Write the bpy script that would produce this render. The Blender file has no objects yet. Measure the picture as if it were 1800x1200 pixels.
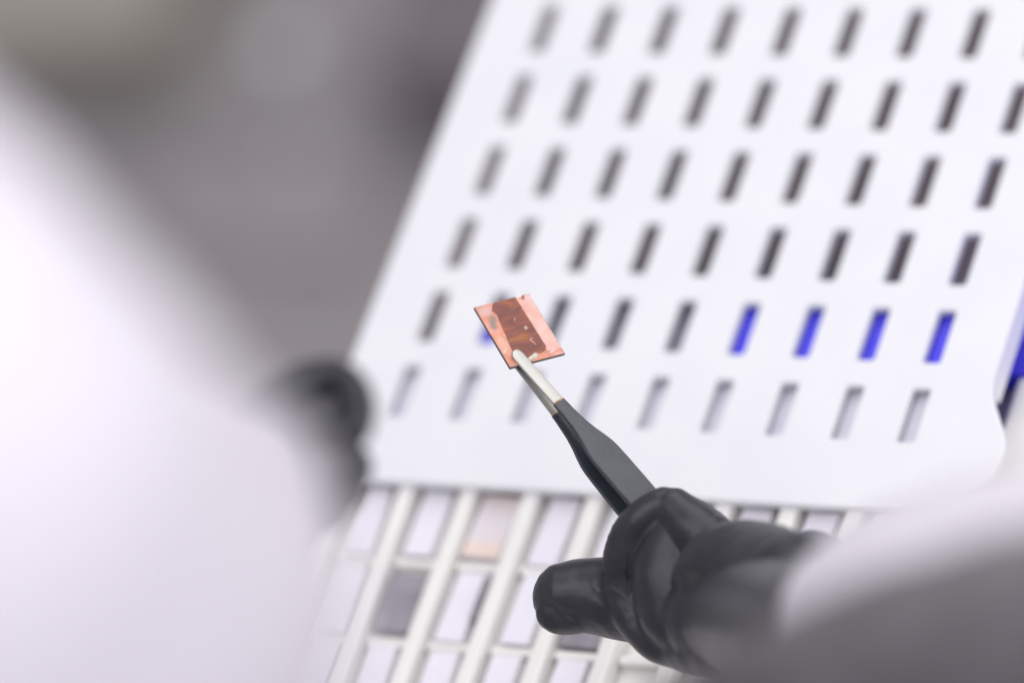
import bpy, bmesh, math, random
from mathutils import Vector, Matrix, noise
from mathutils.geometry import tessellate_polygon

S = 0.001                                   # everything below is written in millimetres
scene = bpy.context.scene
COL = scene.collection

# ------------------------------------------------------------------ camera
# rows: image right, image down, view direction, in world axes (z = up from the lid's face)
M = Matrix(((0.8759591, 0.3059214, -0.3729715),
            (0.0373949, -0.8139192, -0.5797734),
            (-0.4809338, 0.4939106, -0.7243998)))
CAM = Vector((655.467, -763.089, 1057.793))
cam = bpy.data.cameras.new('camera')
cam.sensor_width = 36.0
cam.lens = 200.0
cam.clip_start = 0.05
cam.clip_end = 50.0
cam.dof.use_dof = True
cam.dof.focus_distance = 1.346
cam.dof.aperture_fstop = 4.3
cam.dof.aperture_blades = 0
cam_o = bpy.data.objects.new('camera', cam)
COL.objects.link(cam_o)
right, down, fwd = M[0], M[1], M[2]
cam_o.matrix_world = Matrix(((right.x, -down.x, -fwd.x, CAM.x * S),
                             (right.y, -down.y, -fwd.y, CAM.y * S),
                             (right.z, -down.z, -fwd.z, CAM.z * S),
                             (0, 0, 0, 1)))
scene.camera = cam_o

# ------------------------------------------------------------------ light: dim room, ceiling panels, added fill lamp
world = bpy.data.worlds.new('World')
scene.world = world
world.use_nodes = True
bg = world.node_tree.nodes['Background']
bg.inputs['Color'].default_value = (0.93, 0.91, 1.0, 1)
bg.inputs['Strength'].default_value = 0.40

def area(name, loc, target, sx, sy, power, color):
    l = bpy.data.lights.new(name, 'AREA')
    l.shape = 'RECTANGLE'; l.size = sx; l.size_y = sy; l.energy = power; l.color = color
    o = bpy.data.objects.new(name, l); COL.objects.link(o)
    o.location = loc
    o.rotation_euler = (Vector(target) - Vector(loc)).to_track_quat('-Z', 'Y').to_euler()
    return o
area('ceiling_panel_beyond', (0.45, 1.35, 1.35), (0, 0, 0), 2.4, 1.6, 22, (1.0, 0.985, 0.98))
area('ceiling_panel_overhead', (0.1, -0.35, 1.85), (0, -0.1, 0), 2.0, 1.4, 18.5, (0.98, 0.97, 1.0))
area('fill_lamp_right', (1.6, -1.0, 0.6), (0.0, -0.3, 0.25), 1.2, 1.0, 11.5, (0.99, 0.96, 1.0))  # added fill lamp, brightens the left sleeve's side towards the lid

vs = scene.view_settings
vs.view_transform = 'Standard'
vs.look = 'None'
vs.exposure = 0.06
vs.gamma = 1.0
vs.use_curve_mapping = False
scene.cycles.use_denoising = True

# ------------------------------------------------------------------ helpers
def at(px, py, depth):
    """world point (mm) seen at a pixel of the 1800x1200 photograph at a given distance"""
    d = M.transposed() @ Vector(((px - 900) / 10000.0, (py - 600) / 10000.0, 1.0))
    return CAM + d * depth

def cv(x, y, z):
    """a direction given as image right, image down, away"""
    return M.transposed() @ Vector((x, y, z))

def link(name, me, mat, parent=None, smooth=False):
    o = bpy.data.objects.new(name, me)
    COL.objects.link(o)
    if mat is not None:
        me.materials.clear(); me.materials.append(mat)
    if parent is not None:
        o.parent = parent
    if smooth:
        for p in me.polygons: p.use_smooth = True
    return o

def bm_link(name, bm, mat, parent=None, smooth=False):
    bmesh.ops.recalc_face_normals(bm, faces=bm.faces)
    me = bpy.data.meshes.new(name)
    bm.to_mesh(me); bm.free()
    return link(name, me, mat, parent, smooth)

def tag(o, label, cat, group=None):
    o['label'] = label; o['category'] = cat
    if group: o['group'] = group
    return o

def empty(name, loc_mm):
    o = bpy.data.objects.new(name, None); COL.objects.link(o)
    o.location = Vector(loc_mm) * S
    o.empty_display_size = 0.01
    return o

def box_bm(x0, x1, y0, y1, z0, z1, bev=0.3, seg=2, bm=None):
    b = bm or bmesh.new()
    t = bmesh.new()
    bmesh.ops.create_cube(t, size=1)
    for v in t.verts:
        v.co = Vector(((x0 + x1) / 2 + v.co.x * (x1 - x0), (y0 + y1) / 2 + v.co.y * (y1 - y0),
                       (z0 + z1) / 2 + v.co.z * (z1 - z0))) * S
    if bev:
        bmesh.ops.bevel(t, geom=list(t.edges), offset=bev * S, segments=seg, profile=0.5, affect='EDGES')
    me = bpy.data.meshes.new('tmp'); t.to_mesh(me); t.free()
    b.from_mesh(me); bpy.data.meshes.remove(me)
    return b

def catmull(pts, n):
    out = []
    P = [pts[0]] + list(pts) + [pts[-1]]
    for i in range(1, len(P) - 2):
        p0, p1, p2, p3 = P[i - 1], P[i], P[i + 1], P[i + 2]
        for k in range(n):
            t = k / n
            out.append(tuple(0.5 * ((2 * b) + (-a + c) * t + (2 * a - 5 * b + 4 * c - d) * t * t +
                                    (-a + 3 * b - 3 * c + d) * t ** 3)
                             for a, b, c, d in zip(p0, p1, p2, p3)))
    out.append(tuple(pts[-1]))
    return out

def sweep(bm, pts, sub=8, nseg=32, caps=(True, True), disp=None):
    """tube with rounded ends through (x, y, z, r) in mm"""
    P = catmull(pts, sub)
    C = [Vector(p[:3]) for p in P]; R = [p[3] for p in P]
    # rounded ends
    if caps[0]:
        d = (C[0] - C[1]).normalized(); r = R[0]; c = C[0].copy()
        for a in (30, 55, 72, 84):
            C.insert(0, c + d * r * math.sin(math.radians(a))); R.insert(0, r * math.cos(math.radians(a)))
    if caps[1]:
        d = (C[-1] - C[-2]).normalized(); r = R[-1]; c = C[-1].copy()
        for a in (30, 55, 72, 84):
            C.append(c + d * r * math.sin(math.radians(a))); R.append(r * math.cos(math.radians(a)))
    rings = []
    tan = (C[1] - C[0]).normalized()
    nrm = tan.orthogonal().normalized()
    for i, c in enumerate(C):
        t = (C[min(i + 1, len(C) - 1)] - C[max(i - 1, 0)]).normalized()
        nrm = (nrm - t * nrm.dot(t)).normalized()
        bn = t.cross(nrm)
        ring = []
        for k in range(nseg):
            a = 2 * math.pi * k / nseg
            dirv = nrm * math.cos(a) + bn * math.sin(a)
            r = R[i]
            if disp: r += disp(i / (len(C) - 1), a, c + dirv * r)
            ring.append(bm.verts.new((c + dirv * r) * S))
        rings.append(ring)
    for i in range(len(rings) - 1):
        a, b = rings[i], rings[i + 1]
        for k in range(nseg):
            bm.faces.new((a[k], a[(k + 1) % nseg], b[(k + 1) % nseg], b[k]))
    if caps[0]: bm.faces.new(list(reversed(rings[0])))
    if caps[1]: bm.faces.new(rings[-1])
    return rings

def px_chain(l):
    out = []
    for px, py, d, rpx in l:
        p = at(px, py, d)
        out.append((p.x, p.y, p.z, rpx * d / 10000.0))
    return out

# ------------------------------------------------------------------ materials
def mat(name, color, rough=0.5, metal=0.0, spec=0.5, noise_amt=0.0, noise_scale=60.0, color2=None,
        bump=0.0, bump_scale=300.0, coat=0.0, sheen=0.0, detail=4.0):
    m = bpy.data.materials.new(name); m.use_nodes = True
    nt = m.node_tree; b = nt.nodes['Principled BSDF']
    b.inputs['Base Color'].default_value = (*color, 1)
    b.inputs['Roughness'].default_value = rough
    b.inputs['Metallic'].default_value = metal
    b.inputs['Specular IOR Level'].default_value = spec
    b.inputs['Coat Weight'].default_value = coat
    b.inputs['Sheen Weight'].default_value = sheen
    tc = nt.nodes.new('ShaderNodeTexCoord')
    if noise_amt > 0:
        nz = nt.nodes.new('ShaderNodeTexNoise'); nz.inputs['Scale'].default_value = noise_scale
        nz.inputs['Detail'].default_value = detail
        rp = nt.nodes.new('ShaderNodeMapRange')
        rp.inputs['From Min'].default_value = 0.35; rp.inputs['From Max'].default_value = 0.7
        rp.inputs['To Max'].default_value = noise_amt
        mx = nt.nodes.new('ShaderNodeMix'); mx.data_type = 'RGBA'
        mx.inputs[6].default_value = (*color, 1)
        c2 = color2 or tuple(c * 0.6 for c in color)
        mx.inputs[7].default_value = (*c2, 1)
        nt.links.new(tc.outputs['Object'], nz.inputs['Vector'])
        nt.links.new(nz.outputs['Fac'], rp.inputs['Value'])
        nt.links.new(rp.outputs['Result'], mx.inputs[0])
        nt.links.new(mx.outputs[2], b.inputs['Base Color'])
    if bump > 0:
        n2 = nt.nodes.new('ShaderNodeTexNoise'); n2.inputs['Scale'].default_value = bump_scale
        n2.inputs['Detail'].default_value = 6
        bp = nt.nodes.new('ShaderNodeBump'); bp.inputs['Strength'].default_value = bump
        bp.inputs['Distance'].default_value = 0.0006
        nt.links.new(tc.outputs['Object'], n2.inputs['Vector'])
        nt.links.new(n2.outputs['Fac'], bp.inputs['Height'])
        nt.links.new(bp.outputs['Normal'], b.inputs['Normal'])
    return m

WHITE = mat('white_plastic', (0.80, 0.80, 0.82), 0.42, noise_amt=0.35, noise_scale=38, color2=(0.70, 0.73, 0.80), bump=0.08, bump_scale=900)
BOXW = mat('ivory_plastic', (0.83, 0.82, 0.795), 0.35, noise_amt=0.3, noise_scale=50, color2=(0.75, 0.73, 0.66))
PALE = mat('pale_glass_chip', (0.80, 0.775, 0.85), 0.22, noise_amt=0.6, noise_scale=120, color2=(0.83, 0.82, 0.87))
DARKCHIP = mat('dark_chip', (0.22, 0.22, 0.25), 0.25, noise_amt=0.8, noise_scale=160, color2=(0.36, 0.33, 0.37))
PEACH = mat('peach_chip', (0.74, 0.70, 0.75), 0.25, noise_amt=0.9, noise_scale=110, color2=(0.78, 0.66, 0.64))
PEACH2 = mat('peach_film', (0.80, 0.66, 0.60), 0.3, noise_amt=0.4, noise_scale=150, color2=(0.8, 0.65, 0.55))
BLUE = mat('blue_plastic', (0.085, 0.075, 0.84), 0.35, noise_amt=0.3, noise_scale=60, color2=(0.12, 0.10, 0.72))
LGREY = mat('light_grey_plastic', (0.42, 0.42, 0.50), 0.4, noise_amt=0.4, noise_scale=60)
LEDGE = mat('lilac_grey_plastic', (0.60, 0.595, 0.68), 0.4, noise_amt=0.6, noise_scale=300, color2=(0.70, 0.70, 0.76))
BENCH = mat('bench_laminate', (0.40, 0.355, 0.36), 0.5, noise_amt=0.5, noise_scale=30, color2=(0.32, 0.28, 0.285))
FLOOR = mat('grey_floor', (0.41, 0.38, 0.385), 0.6, noise_amt=1.0, noise_scale=6, color2=(0.29, 0.27, 0.275), detail=2)
CLOTH = mat('white_cotton', (0.775, 0.735, 0.80), 0.85, spec=0.2, sheen=0.15, noise_amt=0.2, noise_scale=20, bump=0.25, bump_scale=1200)
GREYCLOTH = mat('grey_cloth', (0.06, 0.055, 0.063), 0.5, spec=0.4, noise_amt=1.0, noise_scale=16, color2=(0.21, 0.205, 0.215), bump=0.2, bump_scale=900)
GLOVE = mat('black_nitrile', (0.018, 0.0175, 0.026), 0.40, spec=0.5, noise_amt=0.6, noise_scale=110, color2=(0.038, 0.036, 0.046), bump=0.25, bump_scale=260, sheen=0.04)
COATING = mat('black_coating', (0.028, 0.033, 0.046), 0.30, spec=0.75, noise_amt=0.5, noise_scale=220, color2=(0.055, 0.062, 0.078), bump=0.15, bump_scale=1500)
OLIVE = mat('olive_plastic', (0.42, 0.395, 0.34), 0.6, noise_amt=0.4, noise_scale=20)
DARKP = mat('dark_plastic', (0.21, 0.185, 0.195), 0.6)
PINKG = mat('pinkish_grey', (0.40, 0.36, 0.375), 0.6, noise_amt=0.4, noise_scale=20)

def steel_mat():
    m = bpy.data.materials.new('brushed_steel'); m.use_nodes = True
    nt = m.node_tree; b = nt.nodes['Principled BSDF']
    b.inputs['Base Color'].default_value = (0.55, 0.545, 0.51, 1)
    b.inputs['Metallic'].default_value = 1.0
    tc = nt.nodes.new('ShaderNodeTexCoord'); mp = nt.nodes.new('ShaderNodeMapping')
    mp.inputs['Scale'].default_value = (150, 2500, 2500)
    nz = nt.nodes.new('ShaderNodeTexNoise'); nz.inputs['Scale'].default_value = 1.0; nz.inputs['Detail'].default_value = 5
    rr = nt.nodes.new('ShaderNodeMapRange'); rr.inputs['To Min'].default_value = 0.38; rr.inputs['To Max'].default_value = 0.55
    bp = nt.nodes.new('ShaderNodeBump'); bp.inputs['Strength'].default_value = 0.25; bp.inputs['Distance'].default_value = 0.00005
    nt.links.new(tc.outputs['Object'], mp.inputs['Vector']); nt.links.new(mp.outputs['Vector'], nz.inputs['Vector'])
    nt.links.new(nz.outputs['Fac'], rr.inputs['Value']); nt.links.new(rr.outputs['Result'], b.inputs['Roughness'])
    nt.links.new(nz.outputs['Fac'], bp.inputs['Height']); nt.links.new(bp.outputs['Normal'], b.inputs['Normal'])
    return m
STEEL = steel_mat()

# ------------------------------------------------------------------ setting: floor and bench
fl = box_bm(-3000, 1500, -1500, 2600, -920, -900, 0)
o = bm_link('floor', fl, FLOOR); o['kind'] = 'structure'
bench = empty('lab_bench', (150, -50, -900))
tag(bench, 'grey laminate lab bench seen dark through the slots of the white lid', 'bench')
def child(name, bm, m, parent, smooth=False):
    ob = bm_link(name, bm, m, parent, smooth)
    ob.matrix_parent_inverse = Matrix.Translation(-parent.location)
    return ob
child('bench_top', box_bm(-94, 420, -330, 260, -55, -25, 2), BENCH, bench)
child('side_panel', box_bm(-80, -60, -310, 240, -899.5, -55.2, 1), BENCH, bench)
child('side_panel', box_bm(390, 410, -310, 240, -899.5, -55.2, 1), BENCH, bench)

# ------------------------------------------------------------------ slotted lid
PX, PY = 18.0, 23.7107
T = 2.2
def slot_rect(c, r):
    cx = (c - 4) * PX - 0.75; cy = (2.5 - r) * PY + 0.75
    w, l = 4.9, 15.9
    return cx - w / 2, cx + w / 2, cy - l / 2, cy + l / 2
outline = [(-92, 112), (-92, -52), (-94.5, -60), (-94.5, -71), (-84, -86.3), (84, -86.3), (97.3, -77.0), (98.6, -66.0), (89.4, -50.0), (89.4, 112)]
def round_loop(poly, rad, n=4):
    out = []
    N = len(poly)
    for i in range(N):
        p = Vector(poly[i]); a = Vector(poly[i - 1]); b = Vector(poly[(i + 1) % N])
        da = (a - p); db = (b - p)
        r = min(rad, da.length * 0.4, db.length * 0.4)
        s = p + da.normalized() * r; e = p + db.normalized() * r
        for k in range(n + 1):
            t = k / n
            out.append((s * (1 - t) ** 2 + p * 2 * t * (1 - t) + e * t * t))
    return out
def offset_loop(loop, d):
    """move every point of a counter-clockwise loop inward by d"""
    out = []
    N = len(loop)
    for i in range(N):
        a, p, b = loop[i - 1], loop[i], loop[(i + 1) % N]
        e1 = (p - a).normalized() if (p - a).length > 1e-6 else (b - p).normalized()
        e2 = (b - p).normalized() if (b - p).length > 1e-6 else e1
        n = (Vector((-e1.y, e1.x)) + Vector((-e2.y, e2.x))).normalized()
        k = max(0.5, n.dot(Vector((-e1.y, e1.x))))
        out.append(p + n * d / k)
    return out
lid = empty('slotted_lid', (0, 0, -T))
tag(lid, 'white plastic lid with six rows of narrow slots behind the held chip', 'lid')
def build_lid():
    bm = bmesh.new()
    outer = round_loop(outline, 5, 6)
    area2 = sum(outer[i - 1].x * outer[i].y - outer[i].x * outer[i - 1].y for i in range(len(outer)))
    if area2 < 0: outer.reverse()
    loops = [outer]
    for r in range(6):
        for c in range(9):
            x0, x1, y0, y1 = slot_rect(c, r)
            lp = round_loop([(x0, y0), (x1, y0), (x1, y1), (x0, y1)], 0.8, 3)
            loops.append(lp)
    b = 0.45
    tops, bots = [], []
    allv = []
    for i, lp in enumerate(loops):
        s = 1 if i == 0 else -1
        ins = offset_loop(lp, b * s); ins2 = offset_loop(lp, b * 0.3 * s)
        v0 = [bm.verts.new(Vector((p.x, p.y, 0)) * S) for p in ins]
        v1 = [bm.verts.new(Vector((p.x, p.y, -b * 0.3)) * S) for p in ins2]
        v2 = [bm.verts.new(Vector((p.x, p.y, -b)) * S) for p in lp]
        v3 = [bm.verts.new(Vector((p.x, p.y, -T)) * S) for p in lp]
        n = len(lp)
        for A, B in ((v0, v1), (v1, v2), (v2, v3)):
            for k in range(n):
                bm.faces.new((A[k], A[(k + 1) % n], B[(k + 1) % n], B[k]))
        tops.append(v0); bots.append(v3)
    for group in (tops, bots):
        flat = [v for g in group for v in g]
        tri = tessellate_polygon([[v.co.copy() for v in g] for g in group])
        for t in tri:
            try: bm.faces.new([flat[i] for i in t])
            except ValueError: pass
    return bm
child('slotted_plate', build_lid(), WHITE, lid)
child('skirt', box_bm(88.2, 89.3, -49, 111, -7.5, -0.6, 0.2, 1), WHITE, lid)
for fx in (-80, 70):
    child('foot', box_bm(fx, fx + 10, 96, 106, -24.9, -T - 0.02, 0.5), WHITE, lid)

# ------------------------------------------------------------------ compartment box in front
bx = empty('compartment_box', (0, -120, -25))
tag(bx, 'ivory plastic box with rows of small compartments below the slotted lid', 'box')
TOPZ = -2.0
YB = -83.0
rows_y = [YB - PY * k for k in range(6)]           # cross dividers
yend = rows_y[-1]
child('base', box_bm(-86, 86, yend - 4, -48.2, -24.9, -8.4, 0.6), BOXW, bx)
child('back_ledge', box_bm(-86, 86, -66, -48.2, -8.45, -3.5, 0.4), LEDGE, bx)
child('wall', box_bm(-86, -80.2, yend - 4, -66.1, -8.45, TOPZ - 0.3, 0.8), BOXW, bx)
child('wall', box_bm(80.2, 86, yend - 4, -66.1, -8.45, TOPZ - 0.3, 0.8), BOXW, bx)
child('wall', box_bm(-80.1, 80.1, yend - 4, yend + 1, -8.45, TOPZ - 0.3, 0.8), BOXW, bx)
for k in range(8):
    xd = -63 + 18 * k
    child('divider', box_bm(xd - 2.3, xd + 2.3, yend + 1.1, -66.2, -8.45, TOPZ - 0.3, 1.0, 3), BOXW, bx)
for k in range(0, 5):
    for c in range(9):
        xc = (c - 4) * 18
        child('cross_divider', box_bm(xc - 6.45, xc + 6.45, rows_y[k] - 1.2, rows_y[k] + 1.2, -8.45, -5.6, 0.5, 2), BOXW, bx)

ORD = ['first', 'second', 'third', 'fourth', 'fifth', 'sixth', 'seventh', 'eighth', 'ninth']
rng = random.Random(7)
def chip_mesh(name, w, l, h):
    bm = box_bm(-w / 2, w / 2, -l / 2, l / 2, 0, h, 0.12, 1)
    bmesh.ops.recalc_face_normals(bm, faces=bm.faces)
    me = bpy.data.meshes.new(name); bm.to_mesh(me); bm.free(); return me
pale_me = chip_mesh('pale_chip', 8.2, 20.2, 3.6); pale_me.materials.append(PALE)
dark_me = chip_mesh('dark_chip', 11.4, 17.0, 3.0); dark_me.materials.append(DARKCHIP)
peach_me = chip_mesh('peach_chip', 11.0, 18.5, 3.0); peach_me.materials.append(PEACH)
def lay(name, me, x, y, z, rz, label, tilt=0.0):
    o = bpy.data.objects.new(name, me); COL.objects.link(o)
    o.location = Vector((x, y, z)) * S; o.rotation_euler = (0, tilt, rz)
    tag(o, label, 'chip', 'chips in the compartment box')
    return o
for k in range(3):
    for c in range(9):
        if k > 0 and c > 4: continue
        x = (c - 4) * 18 + rng.uniform(-0.5, 0.5); y = rows_y[k] - PY / 2 + rng.uniform(-0.7, 0.7)
        rz = math.radians(rng.uniform(-2.5, 2.5))
        where = '%s compartment, %s row below the lid' % (ORD[c], ORD[k])
        if (k, c) == (1, 1):
            lay('sample_chip', dark_me, x, y, -8.3, rz, 'dark grey chip in the ' + where)
        elif (k, c) == (0, 2):
            o = lay('sample_chip', peach_me, x, y, -8.3, rz, 'pinkish chip with peach end in the ' + where)
            e = bm_link('peach_end', box_bm(-5.2, 5.2, -9.0, -5.0, 3.02, 3.1, 0), PEACH2, o)
        elif (k, c) == (1, 4):
            lay('sample_chip', dark_me, x, y - 1, -8.3, rz, 'charcoal chip beside the gloved fingertip, %s row below the lid' % ORD[k])
        else:
            lay('sample_chip', pale_me, x, y, -8.3, rz, 'pale lilac chip in the ' + where)
# one chip stands on its edge against a divider
o = lay('sample_chip', dark_me, -31.5, rows_y[1] - PY / 2 + 1, -8.3 + 3.6, 0.0, 'dark chip on edge against a divider, left of the gloved fingertip', math.radians(86))
o.scale = (0.35, 0.7, 0.6)

# ------------------------------------------------------------------ things under the lid, seen through its slots
bb = bm_link('blue_block', box_bm(5, 78, -46.5, -18, -24.9, -3.6, 0.8), BLUE)
tag(bb, 'long bright blue block under the right half of the slotted lid', 'block')
bb = bm_link('blue_block', box_bm(78.6, 150, -33, 30, -24.9, -18, 0.8), BLUE)
tag(bb, 'blue block outside the lid at the right edge of the picture', 'block')
bb = bm_link('blue_block', box_bm(-64, -47.5, -48, -35, -24.9, -3.6, 0.8), BLUE)
tag(bb, 'small blue block under the slot just left of the held chip', 'block')
gb = bm_link('grey_block', box_bm(-46, 4, -48, -20, -24.9, -6.0, 0.8), LGREY)
tag(gb, 'light grey block under the slots between the two blue blocks', 'block')
pb = bm_link('pale_block', box_bm(86.6, 140, -95, -34, -24.9, -17.0, 1.5), BOXW)
tag(pb, 'pale block at the right edge below the blue one', 'block')

# ------------------------------------------------------------------ the chip in the tweezers
MMPX = 0.1353
e1 = cv(97, -25, 45) * MMPX
e2 = cv(64, 106, -78) * MMPX
A = at(833, 540, 1357.4)
u1, u2 = e1.normalized(), e2.normalized()
u2 = (u2 - u1 * u1.dot(u2)).normalized()
un = u2.cross(u1).normalized()
if un.dot(CAM - A) < 0: un = -un
W1, L2 = e1.length, e2.length
def basis(origin, ex, ey, ez):
    return Matrix(((ex.x, ey.x, ez.x, origin.x * S), (ex.y, ey.y, ez.y, origin.y * S), (ex.z, ey.z, ez.z, origin.z * S), (0, 0, 0, 1)))
# local chip frame: x along the short edge, y up the long edge, z out of its face
chip_o = A + e1 * 0.5 + e2 * 0.5
cx_, cy_ = u1, -u2
cz_ = cx_.cross(cy_)
def chip_mat(blots):
    m = bpy.data.materials.new('coppery_film'); m.use_nodes = True
    nt = m.node_tree; b = nt.nodes['Principled BSDF']; L = nt.links
    tc = nt.nodes.new('ShaderNodeTexCoord')
    n1 = nt.nodes.new('ShaderNodeTexNoise'); n1.inputs['Scale'].default_value = 260; n1.inputs['Detail'].default_value = 3; n1.inputs['Distortion'].default_value = 0.6
    cr = nt.nodes.new('ShaderNodeValToRGB')
    e = cr.color_ramp.elements
    e[0].position = 0.30; e[0].color = (0.36, 0.24, 0.19, 1)
    e[1].position = 0.72; e[1].color = (0.80, 0.52, 0.47, 1)
    for p, c in ((0.40, (0.58, 0.30, 0.215, 1)), (0.50, (0.74, 0.31, 0.215, 1)), (0.60, (0.78, 0.36, 0.27, 1))):
        k = e.new(p); k.color = c
    L.new(tc.outputs['Object'], n1.inputs['Vector']); L.new(n1.outputs['Fac'], cr.inputs['Fac'])
    col = cr.outputs['Color']
    # worn, greyed and bleached places of the film
    for (pos, rad, c, amt) in blots:
        sub = nt.nodes.new('ShaderNodeVectorMath'); sub.operation = 'SUBTRACT'; sub.inputs[1].default_value = (pos[0] * S, pos[1] * S, 0)
        L.new(tc.outputs['Object'], sub.inputs[0])
        mp = nt.nodes.new('ShaderNodeMapping'); mp.vector_type = 'TEXTURE'
        mp.inputs['Rotation'].default_value = (0, 0, pos[2]); mp.inputs['Scale'].default_value = (rad[0] * S, rad[1] * S, S)
        L.new(sub.outputs[0], mp.inputs['Vector'])
        ln = nt.nodes.new('ShaderNodeVectorMath'); ln.operation = 'LENGTH'; L.new(mp.outputs['Vector'], ln.inputs[0])
        nn = nt.nodes.new('ShaderNodeMath'); nn.operation = 'MULTIPLY_ADD'; nn.inputs[1].default_value = 0.9; L.new(n1.outputs['Fac'], nn.inputs[0]); L.new(ln.outputs['Value'], nn.inputs[2])
        mr = nt.nodes.new('ShaderNodeMapRange'); mr.interpolation_type = 'SMOOTHSTEP'
        mr.inputs['From Min'].default_value = 1.5; mr.inputs['From Max'].default_value = 0.7; mr.inputs['To Max'].default_value = amt
        L.new(nn.outputs[0], mr.inputs['Value'])
        mx = nt.nodes.new('ShaderNodeMix'); mx.data_type = 'RGBA'; mx.inputs[7].default_value = (*c, 1)
        L.new(mr.outputs['Result'], mx.inputs[0]); L.new(col, mx.inputs[6]); col = mx.outputs[2]
    L.new(col, b.inputs['Base Color'])
    b.inputs['Roughness'].default_value = 0.3
    b.inputs['Specular IOR Level'].default_value = 0.15
    return m
def brown_mat():
    m = bpy.data.materials.new('brown_film'); m.use_nodes = True
    nt = m.node_tree; b = nt.nodes['Principled BSDF']; L = nt.links
    tc = nt.nodes.new('ShaderNodeTexCoord'); mp = nt.nodes.new('ShaderNodeMapping')
    mp.inputs['Scale'].default_value = (120, 340, 300); mp.inputs['Rotation'].default_value = (0, 0, 0.5)
    n1 = nt.nodes.new('ShaderNodeTexNoise'); n1.inputs['Scale'].default_value = 1.0; n1.inputs['Detail'].default_value = 3; n1.inputs['Distortion'].default_value = 0.8
    cr = nt.nodes.new('ShaderNodeValToRGB'); e = cr.color_ramp.elements
    e[0].position = 0.30; e[0].color = (0.185, 0.072, 0.06, 1)
    e[1].position = 0.72; e[1].color = (0.36, 0.21, 0.085, 1)
    for p, c in ((0.45, (0.245, 0.092, 0.076, 1)), (0.55, (0.30, 0.108, 0.07, 1)), (0.63, (0.38, 0.145, 0.06, 1))):
        k = e.new(p); k.color = c
    L.new(tc.outputs['Object'], mp.inputs['Vector']); L.new(mp.outputs['Vector'], n1.inputs['Vector'])
    L.new(n1.outputs['Fac'], cr.inputs['Fac']); L.new(cr.outputs['Color'], b.inputs['Base Color'])
    b.inputs['Roughness'].default_value = 0.35; b.inputs['Specular IOR Level'].default_value = 0.2
    return m
# pixel -> chip coordinates on the face
def cp(px, py):
    d = (M.transposed() @ Vector(((px - 900) / 10000.0, (py - 600) / 10000.0, 1.0)))
    s = (chip_o - CAM).dot(cz_) / d.dot(cz_)
    q = CAM + d * s - chip_o
    return (q.dot(cx_), q.dot(cy_))
BLOTS = [((*cp(867, 570), -0.25), (1.5, 3.0), (0.26, 0.24, 0.22), 0.85), ((*cp(968, 592), 0.1), (1.5, 2.6), (0.36, 0.26, 0.19), 0.8),
         ((*cp(853, 547), 0.3), (2.6, 2.0), (0.72, 0.52, 0.50), 0.7), ((*cp(884, 605), 0.0), (1.8, 4.2), (0.86, 0.47, 0.35), 0.85),
         ((*cp(940, 552), 0.0), (2.2, 4.0), (0.84, 0.43, 0.32), 0.8), ((*cp(886, 635), 0.0), (1.6, 1.6), (0.90, 0.34, 0.22), 0.8)]
CHIP, BROWN = chip_mat(BLOTS), brown_mat()
EDGE = mat('glass_edge', (0.10, 0.085, 0.085), 0.3)
FADED = mat('faded_scratch', (0.50, 0.27, 0.22), 0.4)
STRIP = mat('salmon_film', (0.78, 0.42, 0.345), 0.3, spec=0.2, noise_amt=0.9, noise_scale=260, color2=(0.82, 0.58, 0.52))
FLAKE = mat('white_flake', (0.70, 0.67, 0.60), 0.5, noise_amt=1.0, noise_scale=900, color2=(0.5, 0.33, 0.22))
PINK = mat('pale_pink_film', (0.70, 0.50, 0.50), 0.3, noise_amt=0.8, noise_scale=500, color2=(0.78, 0.5, 0.45))
GREYF = mat('grey_green_film', (0.24, 0.22, 0.20), 0.3, noise_amt=0.7, noise_scale=400, color2=(0.42, 0.26, 0.21))
chip = empty('solar_chip', (0, 0, 0))
chip.matrix_world = basis(chip_o, cx_, cy_, cz_)
tag(chip, 'coppery square glass chip with a brown middle band, gripped by the tweezers', 'chip')
hw, hl = W1 / 2, L2 / 2
bm_link('glass_substrate', box_bm(-hw, hw, -hl, hl, -0.75, -0.06, 0.05, 1), EDGE, chip)
def poly_plate(pts, z0, z1, jitter=0.0, seed=0, sub=1):
    r = random.Random(seed)
    P = []
    for i in range(len(pts)):
        a, b = Vector(pts[i]), Vector(pts[(i + 1) % len(pts)])
        for k in range(sub):
            q = a.lerp(b, k / sub)
            P.append((q.x + r.uniform(-jitter, jitter), q.y + r.uniform(-jitter, jitter)))
    bm = bmesh.new()
    vt = [bm.verts.new(Vector((x, y, z1)) * S) for x, y in P]
    vb = [bm.verts.new(Vector((x, y, z0)) * S) for x, y in P]
    bm.faces.new(vt); bm.faces.new(list(reversed(vb)))
    n = len(P)
    for i in range(n): bm.faces.new((vb[i], vb[(i + 1) % n], vt[(i + 1) % n], vt[i]))
    return bm
g = 0.12
bm_link('copper_film', poly_plate([(-hw + g, -hl + g), (hw - g, -hl + g), (hw - g, hl - g), (-hw + g, hl - g)], -0.06, 0.0, 0.02, 2, 12), CHIP, chip)
def onchip(name, pix, z, m, jit=0.05, seed=1, sub=4):
    P = []
    for q in pix:
        x, y = cp(*q)
        P.append((max(-hw + 0.1, min(hw - 0.1, x)), max(-hl + 0.1, min(hl - 0.1, y))))
    return bm_link(name, poly_plate(P, 0.002, z, jit, seed, sub), m, chip)
band = onchip('brown_band', [(866, 531), (901, 518), (905, 522), (958, 606), (959, 616), (950, 621), (915, 633), (905, 627), (873, 553), (864, 546)], 0.035, BROWN, 0.10, 3, 6)
onchip('salmon_strip', [(907, 523), (915, 527), (931, 518), (989, 611), (962, 616), (959, 607)], 0.02, STRIP, 0.06, 15, 8)
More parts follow.
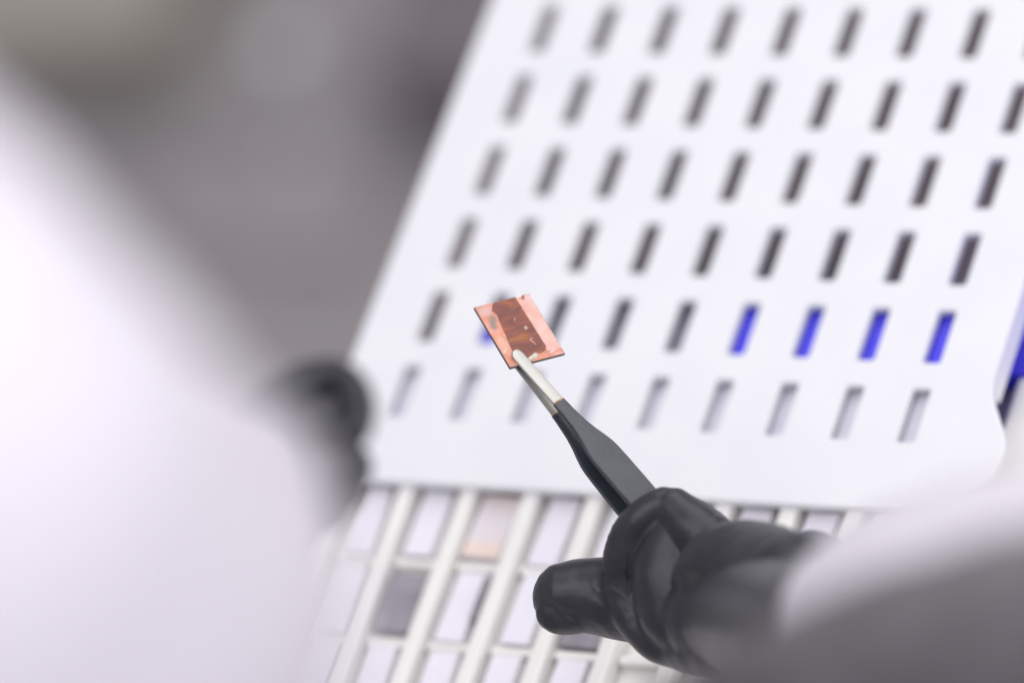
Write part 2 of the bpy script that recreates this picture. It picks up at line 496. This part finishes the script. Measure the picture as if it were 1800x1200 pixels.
onchip('flake', [(904, 517), (914, 513), (917, 521), (909, 524)], 0.07, WHITE, 0.05, 16)
onchip('pale_corner', [(919, 521), (928, 517), (934, 520), (944, 537), (938, 534), (925, 528)], 0.04, PINK, 0.08, 4)
onchip('flake', [(925, 632), (934, 625), (940, 620), (950, 622), (942, 629), (931, 635)], 0.10, FLAKE, 0.12, 7)
onchip('flake', [(921, 575), (925, 573), (928, 577), (924, 580)], 0.08, FLAKE, 0.08, 8)
onchip('flake', [(931, 595), (938, 593), (934, 597), (943, 605), (942, 606), (931, 598)], 0.06, FADED, 0.05, 9)
onchip('flake', [(903, 560), (905, 558), (906, 563), (904, 564)], 0.06, FADED, 0.05, 10)
onchip('flake', [(966, 617), (976, 613), (978, 616), (968, 621)], 0.06, PINK, 0.08, 11)
onchip('flake', [(883, 617), (890, 615), (891, 620), (884, 622)], 0.06, PINK, 0.08, 12)
onchip('flake', [(917, 519), (921, 518), (922, 526), (917, 527)], 0.07, BROWN, 0.08, 13)

# ------------------------------------------------------------------ tweezers
tip = at(903, 619, 1349.6)
tu = cv(0.64, 0.768, -0.25).normalized()
tw = (cz_ - tu * cz_.dot(tu)).normalized()
tv = tw.cross(tu)
twz = empty('tweezers', (0, 0, 0))
twz.matrix_world = basis(tip, tu, tv, tw)
tag(twz, 'steel tweezers with black coated handles and bare tips holding the chip', 'tweezers')
PROF = [(0, 0.75), (0.35, 1.15), (1.0, 1.42), (2, 1.5), (8, 1.5), (14, 1.5), (17, 1.52), (20, 1.62), (24, 1.95), (27, 2.5), (29.5, 3.2), (31.5, 3.7), (33.5, 3.95),
        (37, 4.05), (46, 4.1), (60, 4.1), (80, 4.0), (100, 3.8), (115, 3.4)]
OCHRE = mat('worn_primer', (0.45, 0.27, 0.10), 0.5)
def lerp_tab(tab, u):
    for (a, x), (b, y) in zip(tab, tab[1:]):
        if u <= b:
            t = (u - a) / (b - a); return x + (y - x) * t
    return tab[-1][1]
GAP = [(0, 0.02), (3, 0.10), (8, 0.35), (17, 0.9), (30, 1.55), (45, 2.0), (60, 2.1), (85, 1.8), (105, 0.4), (115, 0.05)]
def arm_bm(u0, u1, grow, side, jag=0.0, wob=0.0):
    us = sorted(set([u0, u1] + [u for u, _ in PROF if u0 < u < u1] + [u0 + (u1 - u0) * k / 60 for k in range(61)]))
    bm = bmesh.new(); rings = []
    for i, u in enumerate(us):
        h = lerp_tab(PROF, u) + grow
        gp = lerp_tab(GAP, u) * 1.0
        th = 0.85 if u < 17 else 0.85 + min(0.35, (u - 17) * 0.03)
        wi, wo = gp + 0.02 - grow, gp + th + grow
        # local zero of w lies on the chip's face for the near arm, behind the chip for the far one
        if side < 0: wi, wo = -0.98 - wi, -0.98 - wo
        c = min(0.22, h * 0.3)
        s = 1 if side > 0 else -1
        sec = [(-h, wi), (h, wi), (h, wo - s * c), (h - c, wo), (h * 0.33, wo + 0.09 * s), (-h * 0.33, wo + 0.09 * s), (-h + c, wo), (-h, wo - s * c)]
        ring = []
        for (v, w) in sec:
            uu = u + (jag * math.sin(v * 2.7 + 1.0) * math.cos(v * 1.1) if i == 0 else 0)
            ring.append(bm.verts.new(Vector((uu, v, w)) * S))
        rings.append(ring)
    n = 8
    for a, b in zip(rings, rings[1:]):
        for k in range(n): bm.faces.new((a[k], a[(k + 1) % n], b[(k + 1) % n], b[k]))
    bm.faces.new(list(reversed(rings[0]))); bm.faces.new(rings[-1])
    return bm
for s in (1, -1):
    arm = bm_link('arm', arm_bm(16.6 + (0 if s > 0 else 1.2), 115, 0.10, s, 0.25), COATING, twz)
    arm['label'] = 'black coated near arm' if s > 0 else 'black coated far arm'
    for p in arm.data.polygons: p.use_smooth = True
    arm.data.set_sharp_from_angle(angle=math.radians(28))
    bm_link('worn_edge', arm_bm(16.25 + (0 if s > 0 else 1.2), 17.5 + (0 if s > 0 else 1.2), 0.05, s, 0.25), OCHRE, arm)
    t_ = bm_link('tip', arm_bm(0, 20, 0, s), STEEL, arm)
    for p in t_.data.polygons: p.use_smooth = True
    t_.data.set_sharp_from_angle(angle=math.radians(28))

# ------------------------------------------------------------------ gloved hands
def fused(name, chains, m, parent, voxel=0.7, smooth=6, extra=None, wr=0.0):
    bm = bmesh.new()
    for ch in chains:
        sweep(bm, px_chain(ch), 6, 28)
    bmesh.ops.recalc_face_normals(bm, faces=bm.faces)
    me = bpy.data.meshes.new(name); bm.to_mesh(me); bm.free()
    o = bpy.data.objects.new(name, me); COL.objects.link(o)
    r = o.modifiers.new('r', 'REMESH'); r.mode = 'VOXEL'; r.voxel_size = voxel * S; r.use_smooth_shade = True
    sm = o.modifiers.new('s', 'SMOOTH'); sm.factor = 0.5; sm.iterations = smooth
    dg = bpy.context.evaluated_depsgraph_get()
    me2 = bpy.data.meshes.new_from_object(o.evaluated_get(dg))
    o.modifiers.clear(); o.data = me2
    me2.materials.clear(); me2.materials.append(m)
    if wr:
        ns = [v.normal.copy() for v in me2.vertices]
        for v, nn in zip(me2.vertices, ns):
            q = v.co / S
            w = noise.noise(Vector((q.x * 0.16, q.y * 0.16, q.z * 0.16)))
            k = noise.noise(q * 0.07 + Vector((5, 1, 2)))
            fold = 1 - abs(noise.noise(Vector((q.x * 0.10 + q.y * .05, q.y * 0.23, q.z * 0.12 + q.x * 0.1))))
            v.co += nn * S * wr * (0.5 * w + max(0, fold - 0.82) * 3.2 * max(0, k + 0.25))
    for p in me2.polygons: p.use_smooth = True
    me2.name = name
    if parent is not None:
        o.parent = parent
        o.matrix_parent_inverse = parent.matrix_world.inverted()
    return o

rh = empty('gloved_hand', at(1300, 1080, 1310))
bpy.context.view_layer.update()
tag(rh, 'right hand in black rubber glove gripping the tweezers, white sleeve behind it', 'hand', 'gloved hands')
right_chains = [
    # finger pointing left under the tweezers
    [(1260, 1080, 1334, 84), (1160, 1060, 1340, 78), (1085, 1050, 1344, 73), (1030, 1046, 1346, 67), (998, 1046, 1346, 62)],
    [(1012, 1068, 1345, 46), (982, 1074, 1344, 41)],
    # finger curling over: the ridge round the hand's end
    [(1166, 888, 1330, 34), (1126, 915, 1331, 35), (1099, 960, 1333, 35), (1091, 1010, 1335, 34), (1103, 1064, 1335, 35), (1140, 1116, 1332, 36), (1195, 1140, 1326, 38), (1260, 1150, 1312, 42)],
    # web of the glove between the fingers
    [(1196, 925, 1331, 54), (1181, 970, 1330, 62), (1177, 1025, 1328, 67), (1188, 1080, 1326, 64), (1220, 1100, 1323, 58)],
    # thumb lying along the tweezers
    [(1186, 896, 1329, 40), (1216, 927, 1327, 52), (1270, 985, 1322, 66), (1340, 1050, 1302, 90)],
    # the fingers folded behind
    [(1225, 1010, 1317, 44), (1262, 982, 1310, 58), (1325, 985, 1300, 72), (1395, 1025, 1280, 90)],
    [(1385, 1005, 1322, 54), (1432, 994, 1308, 64), (1470, 1060, 1270, 90)],
    # palm and wrist
    [(1215, 1062, 1327, 74), (1250, 1085, 1320, 84), (1290, 1085, 1312, 92), (1350, 1095, 1275, 112), (1440, 1125, 1220, 135), (1570, 1170, 1160, 150), (1700, 1200, 1110, 170)],
]
fused('glove', right_chains, GLOVE, rh, 0.55, 4, wr=0.6)

def cloth_disp(seed, amp):
    def f(t, a, p):
        q = Vector((p.x * 0.018 + seed, p.y * 0.018, p.z * 0.018))
        w = noise.noise(q) * 1.6 + (1 - abs(noise.noise(Vector((p.x * .03 + seed, p.y * .06, p.z * .03))))) * 0.8
        return amp * w
    return f
def sleeve(name, pts, m, parent, caps, seed, amp, sub=14, nseg=72):
    bm = bmesh.new()
    sweep(bm, px_chain(pts), sub, nseg, caps, cloth_disp(seed, amp))
    o = bm_link(name, bm, m, None, True)
    if parent is not None:
        o.parent = parent; o.matrix_parent_inverse = parent.matrix_world.inverted()
    return o
def hem(pts2, m, sl, r_mm):
    """rolled hem round the mouth of a sleeve"""
    a = px_chain(pts2); c = Vector(a[0][:3]); ax = (Vector(a[1][:3]) - c).normalized(); R = a[0][3]
    n = ax.orthogonal().normalized(); b = ax.cross(n)
    bm = bmesh.new(); N, K = 64, 10; rings = []
    for i in range(N):
        t = 2 * math.pi * i / N; d = n * math.cos(t) + b * math.sin(t)
        rr = R + noise.noise(d * 1.7 + c * 0.01) * 1.2
        rings.append([bm.verts.new((c + d * (rr + r_mm * math.cos(2 * math.pi * k / K)) + ax * (2.2 * r_mm * math.sin(2 * math.pi * k / K))) * S) for k in range(K)])
    for i in range(N):
        for k in range(K):
            bm.faces.new((rings[i][k], rings[(i + 1) % N][k], rings[(i + 1) % N][(k + 1) % K], rings[i][(k + 1) % K]))
    o = bm_link('cuff_hem', bm, m, None, True)
    o.parent = sl; o.matrix_parent_inverse = sl.matrix_world.inverted()
    return o
rs_pts = [(1560, 1125, 1190, 190), (1605, 1135, 1160, 240), (1690, 1160, 1115, 300), (1850, 1215, 1060, 400), (2250, 1260, 1020, 470)]
rs = sleeve('sleeve', rs_pts, CLOTH, rh, (False, True), 3.1, 1.8)
bpy.context.view_layer.update()
hem(rs_pts[:2], CLOTH, rs, 1.0)

ds = sleeve('dark_sleeve', [(1310, 1400, 1080, 245), (1460, 1340, 1050, 270), (1650, 1280, 1010, 290), (1900, 1225, 960, 300), (2250, 1210, 900, 320)], GREYCLOTH, None, (True, True), 8.4, 1.2)
tag(ds, 'dark grey out-of-focus sleeve filling the bottom right corner in the foreground', 'sleeve')

lh = empty('gloved_hand', at(560, 800, 1240))
bpy.context.view_layer.update()
tag(lh, 'blurred left hand in dark glove with large white sleeve at the left edge', 'hand', 'gloved hands')
left_chains = [
    # forefinger bent round, its tip meeting the thumb
    [(455, 770, 1185, 80), (520, 695, 1200, 52), (575, 662, 1200, 36), (615, 675, 1196, 30), (635, 720, 1188, 27), (630, 762, 1178, 24)],
    [(440, 790, 1140, 60), (488, 742, 1158, 34), (540, 752, 1160, 27), (590, 768, 1164, 25), (618, 772, 1168, 23)],
    [(470, 850, 1172, 90), (560, 830, 1200, 56), (618, 812, 1206, 36), (622, 835, 1200, 32)],
    [(470, 880, 1172, 85), (560, 870, 1202, 50), (610, 858, 1206, 34), (604, 876, 1200, 30)],
    [(465, 910, 1172, 75), (550, 910, 1202, 40), (592, 900, 1204, 28), (585, 908, 1198, 26)],
    [(380, 900, 1100, 130), (470, 840, 1175, 100), (550, 790, 1228, 80), (592, 715, 1232, 50)],
]
fused('glove', left_chains, GLOVE, lh, 0.9, 4, wr=0.6)
ls_pts = [(425, 832, 1105, 100), (350, 890, 1050, 180), (230, 1000, 970, 330), (100, 1110, 850, 495), (-55, 980, 815, 525), (-240, 740, 810, 530), (-520, 420, 820, 520)]
ls = sleeve('sleeve', ls_pts, CLOTH, lh, (False, True), 6.2, 3.0)
bpy.context.view_layer.update()
hem(ls_pts[:2], CLOTH, ls, 1.2)

# ------------------------------------------------------------------ far background, on the floor
def floor_pt(px, py, z=-900.0):
    d = M.transposed() @ Vector(((px - 900) / 10000.0, (py - 600) / 10000.0, 1.0))
    return CAM + d * ((z - CAM.z) / d.z)
p = floor_pt(120, 70)
cr = empty('storage_crate', (p.x, p.y, -900)); bpy.context.view_layer.update()
tag(cr, 'blurred olive crate on the floor in the top left corner', 'crate')
child('crate_body', box_bm(p.x - 75, p.x + 85, p.y - 40, p.y + 65, -899.8, -860, 4), OLIVE, cr)
child('crate_lid', box_bm(p.x - 79, p.x + 89, p.y - 44, p.y + 69, -859.8, -850, 3), OLIVE, cr)
p = floor_pt(800, 130)
db = empty('dark_case', (p.x, p.y, -900)); bpy.context.view_layer.update()
tag(db, 'dark blurred case on the floor behind the upper left edge of the lid', 'case')
child('case_body', box_bm(p.x - 10, p.x + 70, p.y - 45, p.y + 80, -899.8, -850, 4), DARKP, db)
child('case_lid', box_bm(p.x - 12, p.x + 72, p.y - 47, p.y + 82, -849.8, -840, 3), DARKP, db)
p = floor_pt(450, 380)
mt = bm_link('floor_mat', box_bm(p.x - 60, p.x + 70, p.y - 25, p.y + 22, -899.9, -893, 3), PINKG)
tag(mt, 'blurred pinkish grey mat on the floor behind the left sleeve', 'mat')
p = floor_pt(510, 105)
bm = bmesh.new(); bmesh.ops.create_uvsphere(bm, u_segments=24, v_segments=14, radius=12 * S)
for v in bm.verts:
    v.co.z *= 0.6
    v.co += Vector((p.x, p.y, -892.7)) * S
tag(bm_link('round_knob', bm, mat('pale_knob', (0.8, 0.78, 0.78), 0.25), None, True), 'small pale round knob on the floor, blurred to a soft disc', 'knob')

for (qx, qy, rr, lab) in ((535, 432, 6, 'tiny pale stud on the floor near the left edge of the lid'), (520, 290, 5, 'tiny pale stud on the floor halfway up the left background')):
    p = floor_pt(qx, qy)
    bm = bmesh.new(); bmesh.ops.create_uvsphere(bm, u_segments=20, v_segments=12, radius=rr * S)
    for v in bm.verts:
        v.co.z *= 0.6
        v.co += Vector((p.x, p.y, -899.9 + rr * 0.6)) * S
    tag(bm_link('floor_stud', bm, bpy.data.materials['pale_knob'], None, True), lab, 'stud')
